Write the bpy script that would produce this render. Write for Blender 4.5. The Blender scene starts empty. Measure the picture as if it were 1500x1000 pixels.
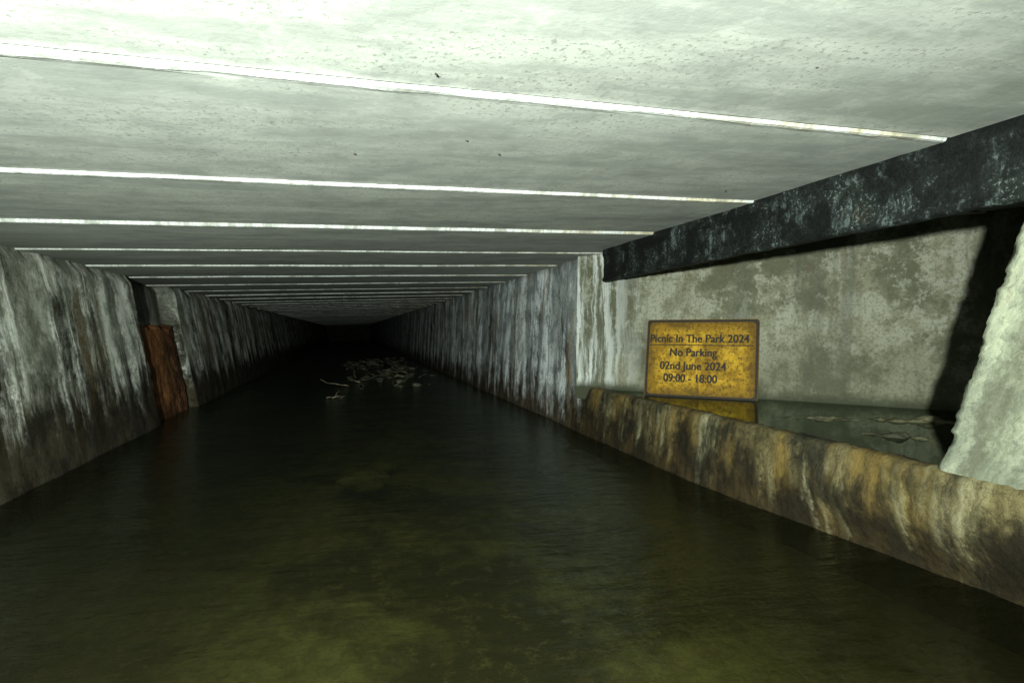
import bpy, bmesh, math, random
from mathutils import Vector, Matrix, noise
random.seed(4)
S=bpy.context.scene
COL=S.collection
S.view_settings.view_transform='Standard'; S.view_settings.look='None'
S.view_settings.exposure=0; S.view_settings.gamma=1

# ---------------------------------------------------------------- node helper
class M:
    def __init__(s,name):
        s.mat=bpy.data.materials.new(name); s.mat.use_nodes=True
        s.nt=s.mat.node_tree
        for n in list(s.nt.nodes): s.nt.nodes.remove(n)
        s.out=s.nt.nodes.new('ShaderNodeOutputMaterial')
    def n(s,t): return s.nt.nodes.new(t)
    def put(s,sock,v):
        if isinstance(v,bpy.types.NodeSocket): s.nt.links.new(v,sock)
        elif isinstance(v,(tuple,list)):
            v=tuple(v)
            if len(sock.default_value)==4 and len(v)==3: v=v+(1,)
            sock.default_value=v
        else: sock.default_value=v
    def obj(s): return s.n('ShaderNodeTexCoord').outputs['Object']
    def uv(s): return s.n('ShaderNodeTexCoord').outputs['UV']
    def sep(s,v):
        n=s.n('ShaderNodeSeparateXYZ'); s.put(n.inputs[0],v); return n.outputs
    def comb(s,x,y,z=0.0):
        n=s.n('ShaderNodeCombineXYZ')
        for i,v in enumerate((x,y,z)): s.put(n.inputs[i],v)
        return n.outputs[0]
    def math(s,op,a,b=0.0,c=None,clamp=False):
        n=s.n('ShaderNodeMath'); n.operation=op; n.use_clamp=clamp
        s.put(n.inputs[0],a); s.put(n.inputs[1],b)
        if c is not None: s.put(n.inputs[2],c)
        return n.outputs[0]
    def noise(s,vec,scale=1.0,detail=4,rough=.55,dist=0.0):
        n=s.n('ShaderNodeTexNoise'); n.noise_dimensions='2D' if dist==-1 else '3D'
        s.put(n.inputs['Vector'],vec)
        s.put(n.inputs['Scale'],scale); s.put(n.inputs['Detail'],detail)
        s.put(n.inputs['Roughness'],rough)
        return n.outputs['Fac']
    def n2(s,vec,scale=1.0,detail=4,rough=.55): return s.noise(vec,scale,detail,rough,-1)
    def rng(s,v,a,b,c=0.0,d=1.0):
        n=s.n('ShaderNodeMapRange'); n.interpolation_type='SMOOTHSTEP'
        s.put(n.inputs[0],v)
        for i,x in enumerate((a,b,c,d)): s.put(n.inputs[i+1],x)
        return n.outputs[0]
    def mix(s,f,a,b):
        n=s.n('ShaderNodeMix'); n.data_type='RGBA'
        s.put(n.inputs[0],f); s.put(n.inputs[6],a); s.put(n.inputs[7],b)
        return n.outputs[2]
    def bump(s,h,strength=.3,dist=.01,normal=None):
        n=s.n('ShaderNodeBump'); s.put(n.inputs['Height'],h)
        n.inputs['Strength'].default_value=strength; n.inputs['Distance'].default_value=dist
        if normal is not None: s.put(n.inputs['Normal'],normal)
        return n.outputs[0]
    def bsdf(s,color,rough=.8,normal=None,spec=.3):
        n=s.n('ShaderNodeBsdfPrincipled'); s.put(n.inputs['Base Color'],color)
        s.put(n.inputs['Roughness'],rough); s.put(n.inputs['Specular IOR Level'],spec)
        if normal is not None: s.put(n.inputs['Normal'],normal)
        s.nt.links.new(n.outputs[0],s.out.inputs[0]); return n
def mul(m,*a):
    r=a[0]
    for x in a[1:]: r=m.math('MULTIPLY',r,x)
    return r

# ---------------------------------------------------------------- materials
def streak_wall(name,base1,base2,white,wamt=.56,dark=(.035,.032,.024),damt=.60,
                ochre=(.20,.13,.05),oamt=.63,zb=.30,zt=1.55,bottom=(.035,.026,.014),freq=1.0,seed=0.0,bbl=.22,bs=.35,soft=1.0,dark_zone=None,wstr=1.0,near=None):
    m=M(name); s=m.sep(m.uv()); U=m.math('ADD',s[0],seed); V=s[1]; P=m.comb(U,V,0)
    mott=m.n2(P,3.5,7,.72); fine=m.n2(P,30,4,.75)
    c=m.mix(m.rng(mott,.38,.62),base1,base2)
    c=m.mix(mul(m,m.rng(fine,.48,.70),.5),c,(base1[0]*.35,base1[1]*.35,base1[2]*.35))
    Uw=m.math('ADD',U,m.math('MULTIPLY',mott,.14))
    st1=m.n2(m.comb(m.math('MULTIPLY',Uw,2.6*freq),m.math('MULTIPLY',V,.34)),1,8,.74)
    st2=m.n2(m.comb(m.math('MULTIPLY_ADD',Uw,2.2*freq,17.3),m.math('MULTIPLY',V,.40)),1,7,.70)
    st3=m.n2(m.comb(m.math('MULTIPLY_ADD',Uw,1.6*freq,41.7),m.math('MULTIPLY',V,.3)),1,6,.70)
    stf=m.n2(m.comb(m.math('MULTIPLY',Uw,30*freq),m.math('MULTIPLY',V,1.6)),1,3,.6)
    brk=m.rng(m.math('ADD',mott,m.math('MULTIPLY',m.math('SUBTRACT',fine,.5),.5)),.38,.60)
    wm=mul(m,m.rng(st1,wamt-.05*soft,wamt+.07*soft),m.math('MULTIPLY_ADD',stf,1.0,.3),m.math('MULTIPLY_ADD',brk,.75,.25),wstr)
    c=m.mix(mul(m,m.rng(stf,.5,.7),.35),c,(base1[0]*.5,base1[1]*.5,base1[2]*.5))
    c=m.mix(mul(m,m.rng(st3,oamt-.04*soft,oamt+.06*soft),m.math('MULTIPLY_ADD',brk,.5,.4)),c,ochre)
    c=m.mix(mul(m,m.rng(st2,damt-.05*soft,damt+.06*soft),m.math('MULTIPLY_ADD',brk,-.45,.95)),c,dark)
    c=m.mix(m.math('MULTIPLY',wm,1.0,clamp=True),c,white)
    if dark_zone:
        a,b,zz=dark_zone
        c=m.mix(mul(m,m.rng(s[0],a,a+.15),m.rng(s[0],b-.15,b,1,0),m.rng(V,zz-.1,zz+.1),.8),c,(.05,.05,.04))  # darker tone within a strip of the wall, above a set height
    edge=m.math('MULTIPLY_ADD',m.math('SUBTRACT',st1,.5),1.1,V)
    edge=m.math('MULTIPLY_ADD',m.math('SUBTRACT',mott,.5),.5,edge)
    c=m.mix(mul(m,m.rng(edge,zb-bbl,zb+bbl,1,0),.96),c,m.mix(m.rng(mott,.4,.62),bottom,(bottom[0]*2.6,bottom[1]*2.3,bottom[2]*1.8)))
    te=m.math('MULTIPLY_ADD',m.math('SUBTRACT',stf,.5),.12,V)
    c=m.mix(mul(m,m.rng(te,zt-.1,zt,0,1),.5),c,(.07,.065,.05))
    h=m.math('MULTIPLY_ADD',fine,.5,mott)
    m.bsdf(c,m.rng(fine,.3,.7,.6,.9),m.bump(h,bs,.015),.2)
    return m.mat

mat_left=streak_wall('left_wall_concrete',(.16,.18,.145),(.37,.41,.355),(.86,.92,.86),wamt=.51,damt=.55,oamt=.56,zb=.50,zt=1.46,seed=3.3,ochre=(.10,.068,.025),
                     bottom=(.012,.010,.005),dark_zone=(6.55,8.1,.95),dark=(.022,.021,.013))
mat_right=streak_wall('right_wall_concrete',(.17,.20,.205),(.33,.375,.38),(.76,.85,.90),wamt=.51,damt=.565,oamt=.60,zb=.30,zt=1.6,seed=11.7,bottom=(.018,.013,.006))
mat_ledge=streak_wall('ledge_ochre_concrete',(.036,.032,.014),(.115,.099,.046),(.24,.24,.16),wamt=.60,dark=(.010,.011,.008),damt=.53,
                      ochre=(.110,.074,.017),oamt=.53,zb=.22,zt=.60,bottom=(.009,.007,.003),freq=1.3,seed=25.6,bbl=.17,bs=.8,soft=1.6,wstr=.9)
mat_niche=streak_wall('rust_flowstone_mat',(.085,.034,.015),(.20,.085,.036),(.34,.19,.11),wamt=.60,dark=(.035,.018,.011),damt=.56,
                      ochre=(.22,.10,.032),oamt=.53,zb=.10,zt=9,bottom=(.04,.018,.007),freq=.45,seed=31.0,bbl=.12,bs=1.0,soft=2.0)
mat_pier=streak_wall('pier_concrete',(.15,.17,.13),(.26,.29,.215),(.34,.37,.29),wamt=.58,dark=(.08,.085,.06),damt=.57,oamt=.72,zb=.14,zt=1.9,seed=41.0,bottom=(.07,.06,.03),bs=.5,soft=1.5)

def alcove_mat():
    m=M('alcove_wall_concrete'); s=m.sep(m.uv()); U,V=s[0],s[1]; P=m.comb(U,V,0)
    big=m.n2(P,1.7,8,.74); mid=m.n2(P,6.0,6,.78); fine=m.n2(P,45,4,.75)
    c=m.mix(m.rng(big,.40,.60),(.070,.075,.050),(.145,.15,.108))
    pat=m.rng(m.math('MULTIPLY_ADD',mid,.6,m.math('MULTIPLY',big,.4)),.495,.56)
    c=m.mix(mul(m,pat,m.rng(V,.55,1.0,.10,.65)),c,(.225,.24,.20))
    c=m.mix(mul(m,m.rng(fine,.48,.66),.55),c,(.05,.05,.038))
    Uw=m.math('MULTIPLY_ADD',big,.12,U)
    st=m.n2(m.comb(m.math('MULTIPLY',Uw,3.5),m.math('MULTIPLY',V,.35)),1,7,.70)
    c=m.mix(mul(m,m.rng(st,.50,.64),.5),c,(.05,.056,.042))
    cor=m.rng(U,.10,.75,1,0)
    st2=m.n2(m.comb(m.math('MULTIPLY_ADD',Uw,9,30),m.math('MULTIPLY',V,.6)),1,5,.66)
    c=m.mix(mul(m,cor,m.rng(st2,.42,.58),.85),c,(.42,.465,.465))
    c=m.mix(mul(m,m.rng(st2,.57,.64),m.rng(V,.75,1.35),.35),c,(.07,.055,.03))
    c=m.mix(m.rng(m.math('MULTIPLY_ADD',mid,.1,V),.44,.54,1,0),c,(.035,.04,.025))
    m.bsdf(c,.85,m.bump(m.math('MULTIPLY_ADD',fine,.4,mid),.5,.012),.15); return m.mat
mat_alc=alcove_mat()

def ceiling_mat(white):
    m=M('ceiling_lime' if white else 'ceiling_concrete'); s=m.sep(m.obj()); X,Y=s[0],s[1]
    P=m.comb(X,Y,0)
    mid=m.n2(P,5,6,.74); fine=m.n2(P,60,3,.75)
    if white:
        c=m.mix(m.rng(fine,.3,.6),(.26,.285,.275),(.44,.475,.465))
        c=m.mix(mul(m,m.rng(X,.7,1.8),m.rng(mid,.42,.55),.75),c,(.32,.27,.13))
        c=m.mix(mul(m,m.rng(mid,.48,.60),.8),c,(.18,.195,.175))
        m.bsdf(c,.75,m.bump(fine,.3,.004),.2); return m.mat
    g=m.n2(m.comb(m.math('MULTIPLY',X,1.0),m.math('MULTIPLY',Y,4.5)),1,8,.72)
    t=m.math('DIVIDE',m.math('SUBTRACT',m.math('SUBTRACT',Y,1.70),m.math('MULTIPLY',m.math('SUBTRACT',X,2.08),.085)),1.08)
    wn=m.n('ShaderNodeTexWhiteNoise'); wn.noise_dimensions='1D'; m.put(wn.inputs['W'],m.math('FLOOR',t))
    d=m.math('ABSOLUTE',m.math('SUBTRACT',m.math('FRACT',m.math('ADD',t,.5)),.5))
    c=m.mix(m.rng(g,.36,.64),(.285,.315,.295),(.42,.46,.425))
    c=m.mix(mul(m,m.rng(mid,.50,.64),.45),c,(.225,.25,.235))
    c=m.mix(mul(m,m.rng(mid,.34,.46,1,0),.35),c,(.50,.535,.50))
    c=m.mix(mul(m,m.rng(fine,.56,.66),m.rng(g,.45,.58),.65),c,(.14,.15,.13))
    c=m.mix(mul(m,wn.outputs['Value'],.3),c,(.24,.265,.265))
    ds=m.math('MULTIPLY_ADD',m.math('SUBTRACT',mid,.5),.12,d)
    c=m.mix(mul(m,m.rng(ds,.010,.045,1,0),.5),c,(.58,.61,.59))
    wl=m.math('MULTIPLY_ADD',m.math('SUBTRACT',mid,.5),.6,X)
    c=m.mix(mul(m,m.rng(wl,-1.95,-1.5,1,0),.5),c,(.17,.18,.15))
    m.bsdf(c,.8,m.bump(m.math('MULTIPLY_ADD',fine,.25,mid),.18,.006),.2); return m.mat
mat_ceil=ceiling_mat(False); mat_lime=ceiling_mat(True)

def beam_mat():
    m=M('bitumen_beam'); s=m.sep(m.uv()); U,V=s[0],s[1]; P=m.comb(U,V,0)
    a=m.n2(P,4,6,.78); f=m.n2(P,55,4,.8)
    st=m.n2(m.comb(m.math('MULTIPLY',U,8),m.math('MULTIPLY',V,2.6)),1,6,.78)
    c=m.mix(m.rng(a,.4,.6),(.002,.003,.003),(.008,.011,.010))
    c=m.mix(mul(m,m.rng(st,.53,.66),m.rng(a,.44,.60),.7),c,(.085,.115,.115))
    c=m.mix(mul(m,m.rng(f,.56,.68),m.rng(a,.47,.62),.65),c,(.16,.205,.20))
    c=m.mix(mul(m,m.rng(a,.62,.7),.4),c,(.03,.026,.014))
    m.bsdf(c,m.rng(f,.3,.7,.5,.8),m.bump(m.math('MULTIPLY_ADD',f,.4,a),.6,.012),.2); return m.mat
mat_beam=beam_mat()

def bed_mat():
    m=M('silt_bed'); P=m.obj(); s=m.sep(P)
    big=m.n2(P,1.3,7,.66); mid=m.n2(P,11,6,.78)
    c=m.mix(m.rng(big,.40,.62),(.075,.066,.026),(.46,.43,.20))
    c=m.mix(mul(m,m.rng(mid,.42,.60),.55),c,(.11,.083,.034))
    c=m.mix(mul(m,m.rng(mid,.54,.66),.4),c,(.55,.48,.29))
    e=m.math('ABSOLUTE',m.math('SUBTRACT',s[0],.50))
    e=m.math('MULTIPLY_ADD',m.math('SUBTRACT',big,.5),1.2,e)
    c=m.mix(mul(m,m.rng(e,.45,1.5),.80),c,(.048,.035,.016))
    m.bsdf(c,.9,m.bump(mid,.5,.03)); return m.mat
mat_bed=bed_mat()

def water_mat(name,tint,rough,bs,bd,murk):
    m=M(name); s=m.sep(m.obj())
    v=m.comb(m.math('MULTIPLY',s[0],3.4),m.math('MULTIPLY',s[1],8.5),0)
    w=m.n2(v,1,5,.62)
    nrm=m.bump(w,bs,bd)
    fr=m.n('ShaderNodeFresnel'); fr.inputs['IOR'].default_value=1.33; m.put(fr.inputs['Normal'],nrm)
    tr=m.n('ShaderNodeBsdfTransparent'); m.put(tr.inputs[0],tint)
    df=m.n('ShaderNodeBsdfDiffuse'); m.put(df.inputs[0],(.062,.064,.024))
    m0=m.n('ShaderNodeMixShader'); m0.inputs[0].default_value=murk
    m.nt.links.new(tr.outputs[0],m0.inputs[1]); m.nt.links.new(df.outputs[0],m0.inputs[2])
    gl=m.n('ShaderNodeBsdfGlossy'); m.put(gl.inputs['Color'],(.70,.78,.70)); m.put(gl.inputs['Roughness'],rough); m.put(gl.inputs['Normal'],nrm)
    mx=m.n('ShaderNodeMixShader'); m.put(mx.inputs[0],fr.outputs[0])
    m.nt.links.new(m0.outputs[0],mx.inputs[1]); m.nt.links.new(gl.outputs[0],mx.inputs[2])
    m.nt.links.new(mx.outputs[0],m.out.inputs[0]); return m.mat
mat_water=water_mat('murky_water',(.69,.70,.49),.14,.7,.024,.07)
mat_pool=water_mat('still_water',(.45,.45,.32),.012,.04,.006,.04)

def simple(name,c1,c2,scale=12,rough=.85,bs=.4):
    m=M(name); n=m.noise(m.obj(),scale,5,.7)
    m.bsdf(m.mix(m.rng(n,.35,.65),c1,c2),rough,m.bump(n,bs,.01)); return m.mat
mat_stone=simple('wet_stone',(.025,.025,.018),(.11,.11,.08),9,.6)
mat_wood=simple('wet_wood',(.07,.06,.035),(.24,.22,.16),14,.6)
mat_speck=simple('dark_speck',(.02,.02,.015),(.05,.045,.03),40)
mat_black=simple('black_vinyl',(.004,.0035,.002),(.014,.010,.004),30,.7,.1)
mat_silt=simple('pool_silt',(.02,.022,.013),(.09,.09,.05),7,.7)

def sign_mat():
    m=M('dirty_yellow_sheet'); P=m.obj(); s=m.sep(P)
    a=m.n2(P,6,7,.76); b=m.n2(P,42,4,.75); d=m.n2(P,17,5,.78)
    c=m.mix(m.rng(a,.36,.60),(.150,.086,.007),(.34,.215,.018))
    c=m.mix(mul(m,m.rng(d,.46,.60),.6),c,(.10,.058,.008))
    c=m.mix(mul(m,m.rng(b,.54,.63),.75),c,(.040,.025,.008))
    ex=m.math('ABSOLUTE',s[0]); ey=m.math('ABSOLUTE',m.math('SUBTRACT',s[1],.305))
    e=m.math('MAXIMUM',m.math('SUBTRACT',ex,.30),m.math('SUBTRACT',ey,.19))
    e=m.math('MULTIPLY_ADD',m.math('SUBTRACT',a,.5),.40,e)
    c=m.mix(mul(m,m.rng(e,.0,.11),.85),c,(.055,.032,.007))
    m.bsdf(c,.7,m.bump(d,.2,.003),.1); return m.mat
mat_sign=sign_mat()

# ---------------------------------------------------------------- mesh helper
def mesh_obj(name,verts,faces,mats,uvs=None,mi=None,smooth=True,parent=None):
    me=bpy.data.meshes.new(name); me.from_pydata(verts,[],faces)
    for mt in mats: me.materials.append(mt)
    if uvs:
        l=me.uv_layers.new(name='UVMap')
        for lp in me.loops: l.data[lp.index].uv=uvs[lp.vertex_index]
    for i,p in enumerate(me.polygons):
        p.use_smooth=smooth
        if mi: p.material_index=mi[i]
    me.update()
    o=bpy.data.objects.new(name,me); COL.objects.link(o)
    if parent: o.parent=parent
    return o
def grid(name,U,V,f,mats,uvf=None,**k):
    verts=[];uvs=[]
    for u in U:
        for v in V:
            verts.append(f(u,v)); uvs.append(uvf(u,v) if uvf else (u,v))
    n=len(V); faces=[]
    for i in range(len(U)-1):
        for j in range(n-1):
            faces.append((i*n+j,(i+1)*n+j,(i+1)*n+j+1,i*n+j+1))
    return mesh_obj(name,verts,faces,mats,uvs,**k)
def fr(x,y,z,o=4): return noise.fractal(Vector((x,y,z)),.9,2.1,o)
def steps(a,b,d): 
    n=max(1,int(round((b-a)/d))); return [a+(b-a)*i/n for i in range(n+1)]
def zc(x): return 1.427+.0365*(x+2.03)

# ---------------------------------------------------------------- left wall
YL=steps(-7,2,.15)+steps(2.05,13,.045)[0:]+steps(13.2,60,.35)
ZL=steps(-.4,1.50,.05)
def sm(a,b,x):
    t=min(1,max(0,(x-a)/(b-a))); return t*t*(3-2*t)
def fleft(y,z):
    x=-1.74-.19*z
    x+=.016*fr(y*.9,z*.9,1)+.006*fr(y*6,z*5,2)
    e=.05*fr(z*2,3,5)
    niche=sm(6.60+e,6.68+e,y)*(1-sm(7.98+e,8.06+e,y))
    x-=.17*niche
    if z>1.34: x-=(.05+.05*fr(y*3,1,9))*sm(1.34,1.45,z)
    return (x,y,z)
grid('left_abutment_wall',YL,ZL,fleft,[mat_left])
def frust(y,z):
    x=-1.80-.18*z+.018*fr(y*1.5,z*2.5,30)+.012*fr(y*5,z*9,31)+.007*fr(y*16,z*24,33)
    top=.97+.05*fr(y*4,0,32)
    x-=.30*sm(top-.04,top+.03,z)
    x-=.08*(1-sm(6.60,6.74,y))+.08*sm(7.9,8.05,y)
    return (x,y,z)
grid('rust_flowstone',steps(6.60,8.06,.02),steps(-.3,1.06,.02),frust,[mat_niche])

# ---------------------------------------------------------------- right wall past the recess
YR=steps(5.12,14,.05)+steps(14.2,60,.35)
def fright(y,z):
    x=2.0+.05*z+.014*fr(y*.9,z*.9,11)+.005*fr(y*6,z*6,12)
    return (x,y,z)
grid('right_abutment_wall',YR,steps(-.4,1.62,.05),fright,[mat_right])
def crackpts():
    pts=[(5.95,1.55),(5.85,1.38),(5.9,1.25),(5.74,1.12),(5.78,.98),(5.6,.84),(5.62,.70),(5.47,.58),(5.5,.45),(5.38,.30)]
    v=[];f=[]
    fin=[]
    for a,b in zip(pts,pts[1:]):
        for k in range(5):
            t=k/5; fin.append((a[0]+(b[0]-a[0])*t+.012*random.uniform(-1,1),a[1]+(b[1]-a[1])*t))
    for i,(y,z) in enumerate(fin):
        w=.003+.009*abs(fr(i*.3,0,3)); x=fright(y,z)[0]-.004
        v+= [(x,y-w,z),(x,y+w,z)]
        if i: f.append((2*i-2,2*i-1,2*i+1,2*i))
    return v,f
v,f=crackpts(); mesh_obj('wall_crack',v,f,[mat_speck],smooth=False)

# ---------------------------------------------------------------- recess back wall (skewed), then return to the rear
A=Vector((1.97,5.17)); B=Vector((4.75,1.763)); C=Vector((4.75,-7))
LAB=(B-A).length; LBC=(C-B).length
def falc(s,z):
    if s<LAB:
        d=(B-A).normalized(); p=A+d*s; n=Vector((-d.y,d.x))
    else:
        d=(C-B).normalized(); p=B+d*(s-LAB); n=Vector((-d.y,d.x))
    k=.014*fr(s*1.2,z*1.4,21)+.004*fr(s*7,z*7,22)+.03*(z-.4)
    return (p.x+n.x*k,p.y+n.y*k,z)
grid('recess_back_wall',steps(0,LAB+LBC,.06),steps(.30,1.72,.05),falc,[mat_alc])

# ---------------------------------------------------------------- ledge (undercut by scour towards the near end)
prof=[(-.40,0,0),(-.2,0,.2),(-.1,0,.3),(-.03,0,.37),(.03,0,.43),(.09,0,.49),(.15,0,.55),(.21,0,.61),(.27,0,.67),(.32,0,.72),(.36,.000,.76),(.385,.003,.79),(.400,.010,.81),
      (.408,.030,.84),(.408,.06,.87),(.404,.09,.90),(.385,.12,.93),(.372,.16,.97),(.37,.5,1.3),(.372,1.2,2.0),(.37,2.8,3.6)]
def fledge(y,j):
    z,dx,s=prof[int(j)]
    x=1.985+.055*max(z,-.1)/.4+dx
    if dx<.2:
        x+=.010*fr(y*1.2,s*1.5,41)+.008*fr(y*7,s*7,42)+.008*fr(y*21,s*20,43)
        x+=.17*(1-sm(1.3,3.4,y))*(1-sm(-.05,.26,z))
        if z>.3: z+=.004*fr(y*2.2,0,44)+.004*fr(y*11,s*9,45)+.006*fr(y*33,s*25,46)
        x+=.012*max(0,fr(y*1.1+4,0,47)-.25)*sm(.15,.4,z)
    elif dx<1.5: z+=.012*fr(x*2,y*2,48)
    return (x,y,z)
grid('concrete_ledge',steps(-7,0,.1)+steps(.02,5.35,.014),list(range(len(prof))),fledge,[mat_ledge],uvf=lambda u,j:(u,prof[int(j)][2]-.40))

v=[(2.10,5.12,.396),(2.10,-6.9,.396),(4.8,-6.9,.396),(4.8,1.72,.396),(2.15,5.05,.396)]
mesh_obj('pool_water',v,[(0,1,2,3,4)],[mat_pool],smooth=False)
def silt(cx,cy,rx,ry,ang,seed):
    v=[];f=[];n=26
    for i in range(-n,n+1):
        for j in range(-n,n+1):
            a=i/n;b=j/n
            x=a*rx;y=b*ry; r=math.hypot(a,b)
            z=.372+.034*max(0,1-r*r)*(.9+1.2*fr(a*2+seed,b*2,1))+.003*fr(a*9,b*9,seed)
            v.append((cx+x*math.cos(ang)-y*math.sin(ang),cy+x*math.sin(ang)+y*math.cos(ang),z))
    m=2*n+1
    for i in range(2*n):
        for j in range(2*n): f.append((i*m+j,(i+1)*m+j,(i+1)*m+j+1,i*m+j+1))
    return v,f
V=[];F=[]
for a in [(2.62,2.95,.34,.13,-.7,1),(3.05,2.75,.36,.10,-.6,5),(2.55,2.35,.26,.10,-.9,9)]:
    v,f=silt(*a); o=len(V); V+=v; F+=[tuple(i+o for i in q) for q in f]
mesh_obj('silt_bank',V,F,[mat_silt])

# ---------------------------------------------------------------- broken concrete pier (near right)
def edgeY(z):
    st=math.floor(z*9+2*fr(z*3,5,58)); chip=.022*noise.noise(Vector((st*3.7,1,2)))
    return 1.745-.29*(z-.4)/.92 +.045*fr(z*2.2,0,51)+.010*fr(z*13,1,52)+.007*fr(z*45,1,57,6)+chip
def fpier(s,z):
    e=edgeY(z)
    if s<=0:
        y=e+s
        x=2.055+.035*(z-.4)+.006*sm(-.03,0,s)
    else:
        if s<.05: x=2.061+.035*(z-.4)+s*.6; y=e+s*.15
        else: x=2.061+.035*(z-.4)+.03+(s-.05); y=e+.008-(s-.05)*.25
    k=.004*fr(y*2,z*2,53)+.0012*fr(y*15,z*15,54)
    if s>0: y+=.006*fr(s*9,z*9,55)+.006*fr(s*30,z*30,56)
    return (x+k,y,z)
grid('broken_concrete_pier',[-8.5,-7,-5.5,-4,-3,-2.2]+steps(-1.6,0,.025)+steps(.01,.7,.02),steps(.36,1.36,.008),fpier,[mat_pier])

# ---------------------------------------------------------------- bitumen-coated beam (thin edge member)
pr=[(2.085,1.314),(2.07,1.312),(2.055,1.312),(2.040,1.318),(2.038,1.335),(2.048,1.345),(2.05,1.37),(2.05,1.41),(2.05,1.45),(2.05,1.49),(2.048,1.515),(2.040,1.525),(2.038,1.545),(2.05,1.60),(2.085,1.60)]
def fbeam(y,j):
    x,z=pr[int(j)]
    return (x+.006*fr(y*2,z*4,61)+.004*fr(y*14,z*14,62),y,z+.005*fr(y*3,x*3,63)+.004*fr(y*15,j,64))
bu=[0.2,.3,.34,.36,.38,.40,.43,.47,.51,.55,.58,.60,.62,.68,.8]
bm_o=grid('bitumen_beam',steps(-7,0,.2)+steps(.05,4.74,.03),list(range(15)),fbeam,[mat_beam],uvf=lambda u,j:(u,bu[int(j)]))
bmm=bmesh.new(); bmm.from_mesh(bm_o.data); bmm.verts.ensure_lookup_table()
n=len(bmm.verts); last=[bmm.verts[i] for i in range(n-15,n)]
bmm.faces.new(last); bmm.to_mesh(bm_o.data); bmm.free()

# ---------------------------------------------------------------- ceiling planks: each one steps down at its near edge
V=[];F=[];MI=[]
XS=steps(-2.7,5.3,.10)
def joint(k,x): return 1.70+1.08*k+.085*(x-2.08)
for k in range(-8,54):
    far=k>14
    xs=XS if not far else steps(-2.7,5.3,.8)
    off=random.uniform(-.002,.002); saw=.010+random.uniform(-.003,.004)
    inner=steps(.045,1.072,.085 if not far else .3)
    rows=[(.000,.026,0),(.003,.008,0),(.008,.000,0),(.020,-.002,0),(.030,-.001,0)]+[(a,0,1) for a in inner]+[(1.080,.012,0)]
    base=len(V); nr=len(rows)
    for x in xs:
        y0=joint(k,x)
        for ri,(a,dz,q) in enumerate(rows):
            z=zc(x)+off-.005+saw*a/1.08+dz
            z+=.003*fr(x*.8,(y0+a)*2,71)
            yy=y0+a
            if ri in(1,2): yy+=.004*fr(x*5,k*3.1,72)+.003*fr(x*19,k*3.1,73)
            if ri in(3,4): yy+=.009*fr(x*3,k*3.1,74)+.006*fr(x*15,k*3.1,75); z+=.002*fr(x*12,k,76)
            V.append((x,yy,z))
    for i in range(len(xs)-1):
        for j in range(nr-1):
            F.append((base+i*nr+j,base+i*nr+j+1,base+(i+1)*nr+j+1,base+(i+1)*nr+j))
            MI.append(1 if j<4 or j>=nr-2 else 0)
b=len(V)
V+=[(-2.7,-8.5,zc(-2.7)+.046),(5.3,-8.5,zc(5.3)+.046),(5.3,62,zc(5.3)+.046),(-2.7,62,zc(-2.7)+.046)]
F.append((b,b+3,b+2,b+1)); MI.append(1)
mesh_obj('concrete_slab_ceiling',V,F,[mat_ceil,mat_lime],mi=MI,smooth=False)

bm=bmesh.new()
pts=[(.02,2.15),(.37,1.95),(-.6,2.6),(1.1,1.25)]
for i in range(16): pts.append((random.uniform(-1.8,2),random.uniform(1.3,7)))
for (x,y) in pts:
    r=random.uniform(.002,.004)
    mt=Matrix.Translation((x,y,zc(x)-.001))@Matrix.Rotation(random.random()*3,4,'Z')@Matrix.Diagonal((r*1.5,r,r,1))
    bmesh.ops.create_icosphere(bm,subdivisions=1,radius=1,matrix=mt)
    for q in range(3):
        a=random.random()*6.28
        mt=Matrix.Translation((x+r*1.3*math.cos(a),y+r*1.3*math.sin(a),zc(x)-.002))@Matrix.Rotation(a,4,'Z')@Matrix.Diagonal((r,r*.15,r*.15,1))
        bmesh.ops.create_icosphere(bm,subdivisions=1,radius=1,matrix=mt)
me=bpy.data.meshes.new('ceiling_spiders'); bm.to_mesh(me); bm.free(); me.materials.append(mat_speck)
COL.objects.link(bpy.data.objects.new('ceiling_spiders',me))

# ---------------------------------------------------------------- bed + water + added end blocker
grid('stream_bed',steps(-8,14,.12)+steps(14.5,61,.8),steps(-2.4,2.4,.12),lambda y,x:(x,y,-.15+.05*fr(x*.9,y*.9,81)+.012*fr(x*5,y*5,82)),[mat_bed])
mesh_obj('water',[(-2.6,-8,0),(2.3,-8,0),(2.3,61,0),(-2.6,61,0)],[(0,1,2,3)],[mat_water],smooth=False)
mesh_obj('tunnel_end_blocker',[(-2.7,60,-.4),(5,60,-.4),(5,60,2),(-2.7,60,2)],[(0,1,2,3)],[simple('end_blocker_dark',(.03,.03,.025),(.06,.06,.05),2)],smooth=False)  # added dark sheet closing the far end so no sky shows through

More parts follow.
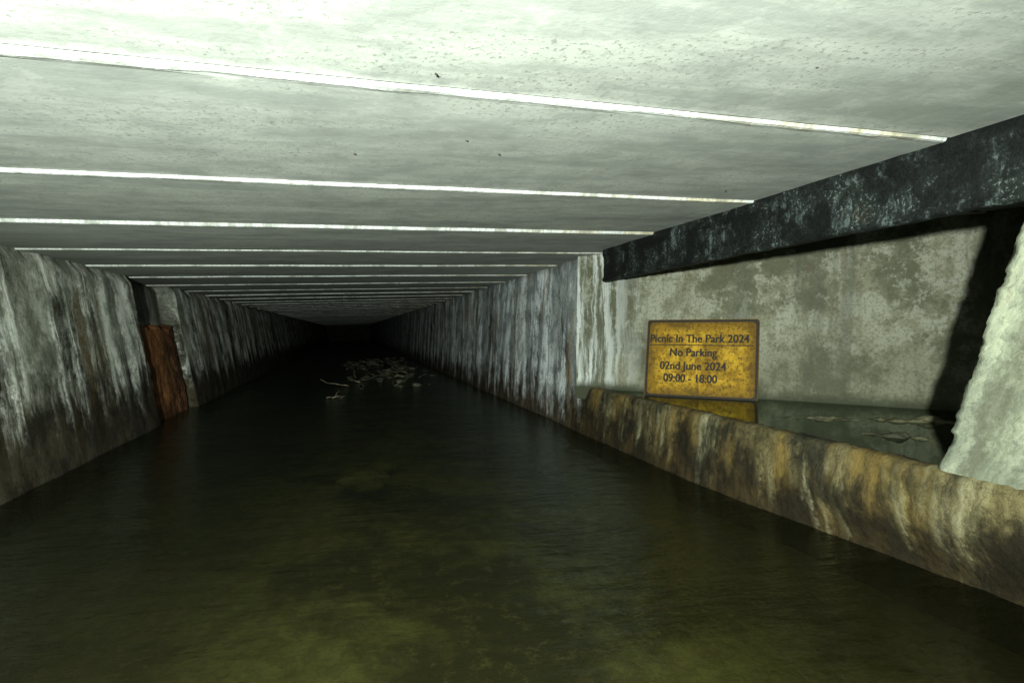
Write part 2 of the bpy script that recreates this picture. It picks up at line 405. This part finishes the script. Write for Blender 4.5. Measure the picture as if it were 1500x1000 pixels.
# ---------------------------------------------------------------- debris
def rock(bm,x,y,z,rx,ry,rz,seed,sub=3):
    r=bmesh.ops.create_icosphere(bm,subdivisions=sub,radius=1)
    a=random.random()*3
    for vt in r['verts']:
        p=vt.co.copy(); k=1+.35*noise.noise(p*1.3+Vector((seed,0,0)))+.12*noise.noise(p*4+Vector((0,seed,0)))
        p*=k; p=Vector((p.x*rx,p.y*ry,p.z*rz))
        p=Matrix.Rotation(a,3,'Z')@p
        vt.co=p+Vector((x,y,z))
def stick(bm,p0,p1,r,seed=0,seg=8,wob=.08):
    p0=Vector(p0);p1=Vector(p1); L=(p1-p0).length; prev=None
    d=(p1-p0).normalized(); s=d.cross(Vector((0,0,1))).normalized(); u=s.cross(d)
    for i in range(seg+1):
        t=i/seg; c=p0+(p1-p0)*t+(s*noise.noise(Vector((t*2.5,seed,0)))+u*noise.noise(Vector((t*2.5,seed,7))))*L*wob*2
        rr=r*(1-.65*t); ring=[bm.verts.new(c+(s*math.cos(a)+u*math.sin(a))*rr) for a in [k*math.pi/3 for k in range(6)]]
        if prev:
            for k in range(6): bm.faces.new((prev[k],prev[(k+1)%6],ring[(k+1)%6],ring[k]))
        prev=ring
def finish(bm,name,mat,smooth=True):
    me=bpy.data.meshes.new(name); bm.to_mesh(me); bm.free(); me.materials.append(mat)
    for p in me.polygons: p.use_smooth=smooth
    o=bpy.data.objects.new(name,me); COL.objects.link(o); return o
bm=bmesh.new()
for i in range(120):
    t=random.random()**.8; y=9.8+11*t; x=.45+.7*t+.42*random.gauss(0,1)
    x=min(1.75,max(-.5,x)); r=random.uniform(.02,.11)
    rock(bm,x,y,random.uniform(-.025,.015),r,r*random.uniform(.6,1),r*.36,i,2)
finish(bm,'rubble_heap',mat_stone,False)
bm=bmesh.new()
for i in range(36):
    y=random.uniform(9.8,18); x=random.uniform(0,1.4); a=random.random()*3.14; L=random.uniform(.15,.6)
    stick(bm,(x,y,.02),(x+L*math.cos(a),y+L*math.sin(a),.02+random.uniform(0,.10)),random.uniform(.005,.011),i)
finish(bm,'driftwood_sticks',mat_wood)
bm=bmesh.new()
for i,(a,b,r) in enumerate([((-.30,8.6,-.01),(-.04,8.65,.02),.007),((-.18,8.62,.01),(-.12,8.7,.09),.004),((-.28,8.6,.01),(-.08,8.5,.02),.005)]): stick(bm,a,b,r,i+50)
finish(bm,'driftwood_branch',mat_wood)
bm=bmesh.new(); rock(bm,.10,4.06,-.058,.20,.16,.050,3); rock(bm,.22,4.5,-.085,.12,.10,.045,8)
finish(bm,'submerged_stone',simple('silty_stone',(.26,.24,.11),(.58,.52,.28),14,.8))

# ---------------------------------------------------------------- the sign
sg=bpy.data.objects.new('no_parking_sign',None); COL.objects.link(sg)
dx=Vector((.58,-.559,0)).normalized(); nn=Vector((dx.y,-dx.x,0)); 
lean=math.radians(11); up=Vector((0,0,1))*math.cos(lean)-nn*math.sin(lean)
nz=dx.cross(up)
base=Vector((2.560,4.130,.388))
sg.matrix_world=Matrix(((dx.x,up.x,nz.x,base.x),(dx.y,up.y,nz.y,base.y),(dx.z,up.z,nz.z,base.z),(0,0,0,1)))
W,H=.845,.615
def rrect(w,h,r,cy,n=6):
    p=[]
    for cx,sy,a0 in [(w/2-r,h/2-r,0),(-w/2+r,h/2-r,90),(-w/2+r,-h/2+r,180),(w/2-r,-h/2+r,270)]:
        for i in range(n+1):
            a=math.radians(a0+90*i/n); p.append((cx+r*math.cos(a),cy+sy+r*math.sin(a)))
    return p
o=rrect(W,H,.022,H/2); k=len(o)
v=[(x,y,0) for x,y in o]+[(x,y,-.006) for x,y in o]
f=[tuple(range(k)),tuple(reversed(range(k,2*k)))]+[(i,k+i,k+(i+1)%k,(i+1)%k) for i in range(k)]
mesh_obj('plate',v,f,[mat_sign],smooth=False,parent=sg)
def ring(name,w1,h1,r1,w2,h2,r2,z):
    a=rrect(w1,h1,r1,H/2); b=rrect(w2,h2,r2,H/2)
    v=[(x,y,z) for x,y in a]+[(x,y,z) for x,y in b]
    mesh_obj(name,v,[(i,(i+1)%k,k+(i+1)%k,k+i) for i in range(k)],[mat_black],smooth=False,parent=sg)
ring('border',W-.010,H-.010,.02,W-.046,H-.046,.03,.002)
mesh_obj('rule_line',[(-.395,.408,.002),(.385,.408,.002),(.385,.415,.002),(-.395,.415,.002)],[(0,1,2,3)],[mat_black],smooth=False,parent=sg)
for nm,tx,wd,cx,cy,hh in [('text_title','Picnic In The Park 2024',.745,-.02,.434,.068),('text_no_parking','No Parking',.355,-.055,.325,.068),
                  ('text_date','02nd June 2024',.50,-.055,.220,.068),('text_hours','09:00 - 18:00',.405,-.07,.124,.068)]:
    for q,ox in enumerate((-.0016,.0016)):
        cu=bpy.data.curves.new(nm,'FONT'); cu.body=tx; cu.align_x='CENTER'; cu.size=.08; cu.extrude=.0003; cu.offset=.0013
        cu.materials.append(mat_black)
        t=bpy.data.objects.new(nm if q==0 else nm+'_bold',cu); COL.objects.link(t); bpy.context.view_layer.update()
        w=t.dimensions.x; s=wd/w
        t.parent=sg; t.location=(cx+ox,cy,.0025+.0009*q); t.scale=(s,hh/.062,1)

# ---------------------------------------------------------------- world, torch, camera
w=bpy.data.worlds.new('World'); S.world=w; w.use_nodes=True
nt=w.node_tree; bg=nt.nodes['Background']
sky=nt.nodes.new('ShaderNodeTexSky'); sky.sky_type='NISHITA'; sky.sun_disc=False
sky.sun_elevation=math.radians(4); sky.sun_rotation=math.radians(200)
nt.links.new(sky.outputs[0],bg.inputs[0]); bg.inputs[1].default_value=.01

L=bpy.data.lights.new('torch_light','SPOT'); L.energy=2650; L.color=(.95,1,.88); L.spot_size=math.radians(112); L.spot_blend=1; L.shadow_soft_size=.04
lo=bpy.data.objects.new('torch_light',L); COL.objects.link(lo); lo.location=(-.62,-.86,.96)
tgt=Vector((.80,4.0,1.75)); lo.rotation_euler=(tgt-lo.location).to_track_quat('-Z','Y').to_euler()

cd=bpy.data.cameras.new('camera'); cd.lens=21.6; cd.sensor_width=36; cd.shift_y=-.01; cd.clip_start=.02; cd.clip_end=500
co=bpy.data.objects.new('camera',cd); COL.objects.link(co); co.location=(0,0,.9); co.rotation_euler=(math.radians(90),0,-math.radians(14.93))
S.camera=co
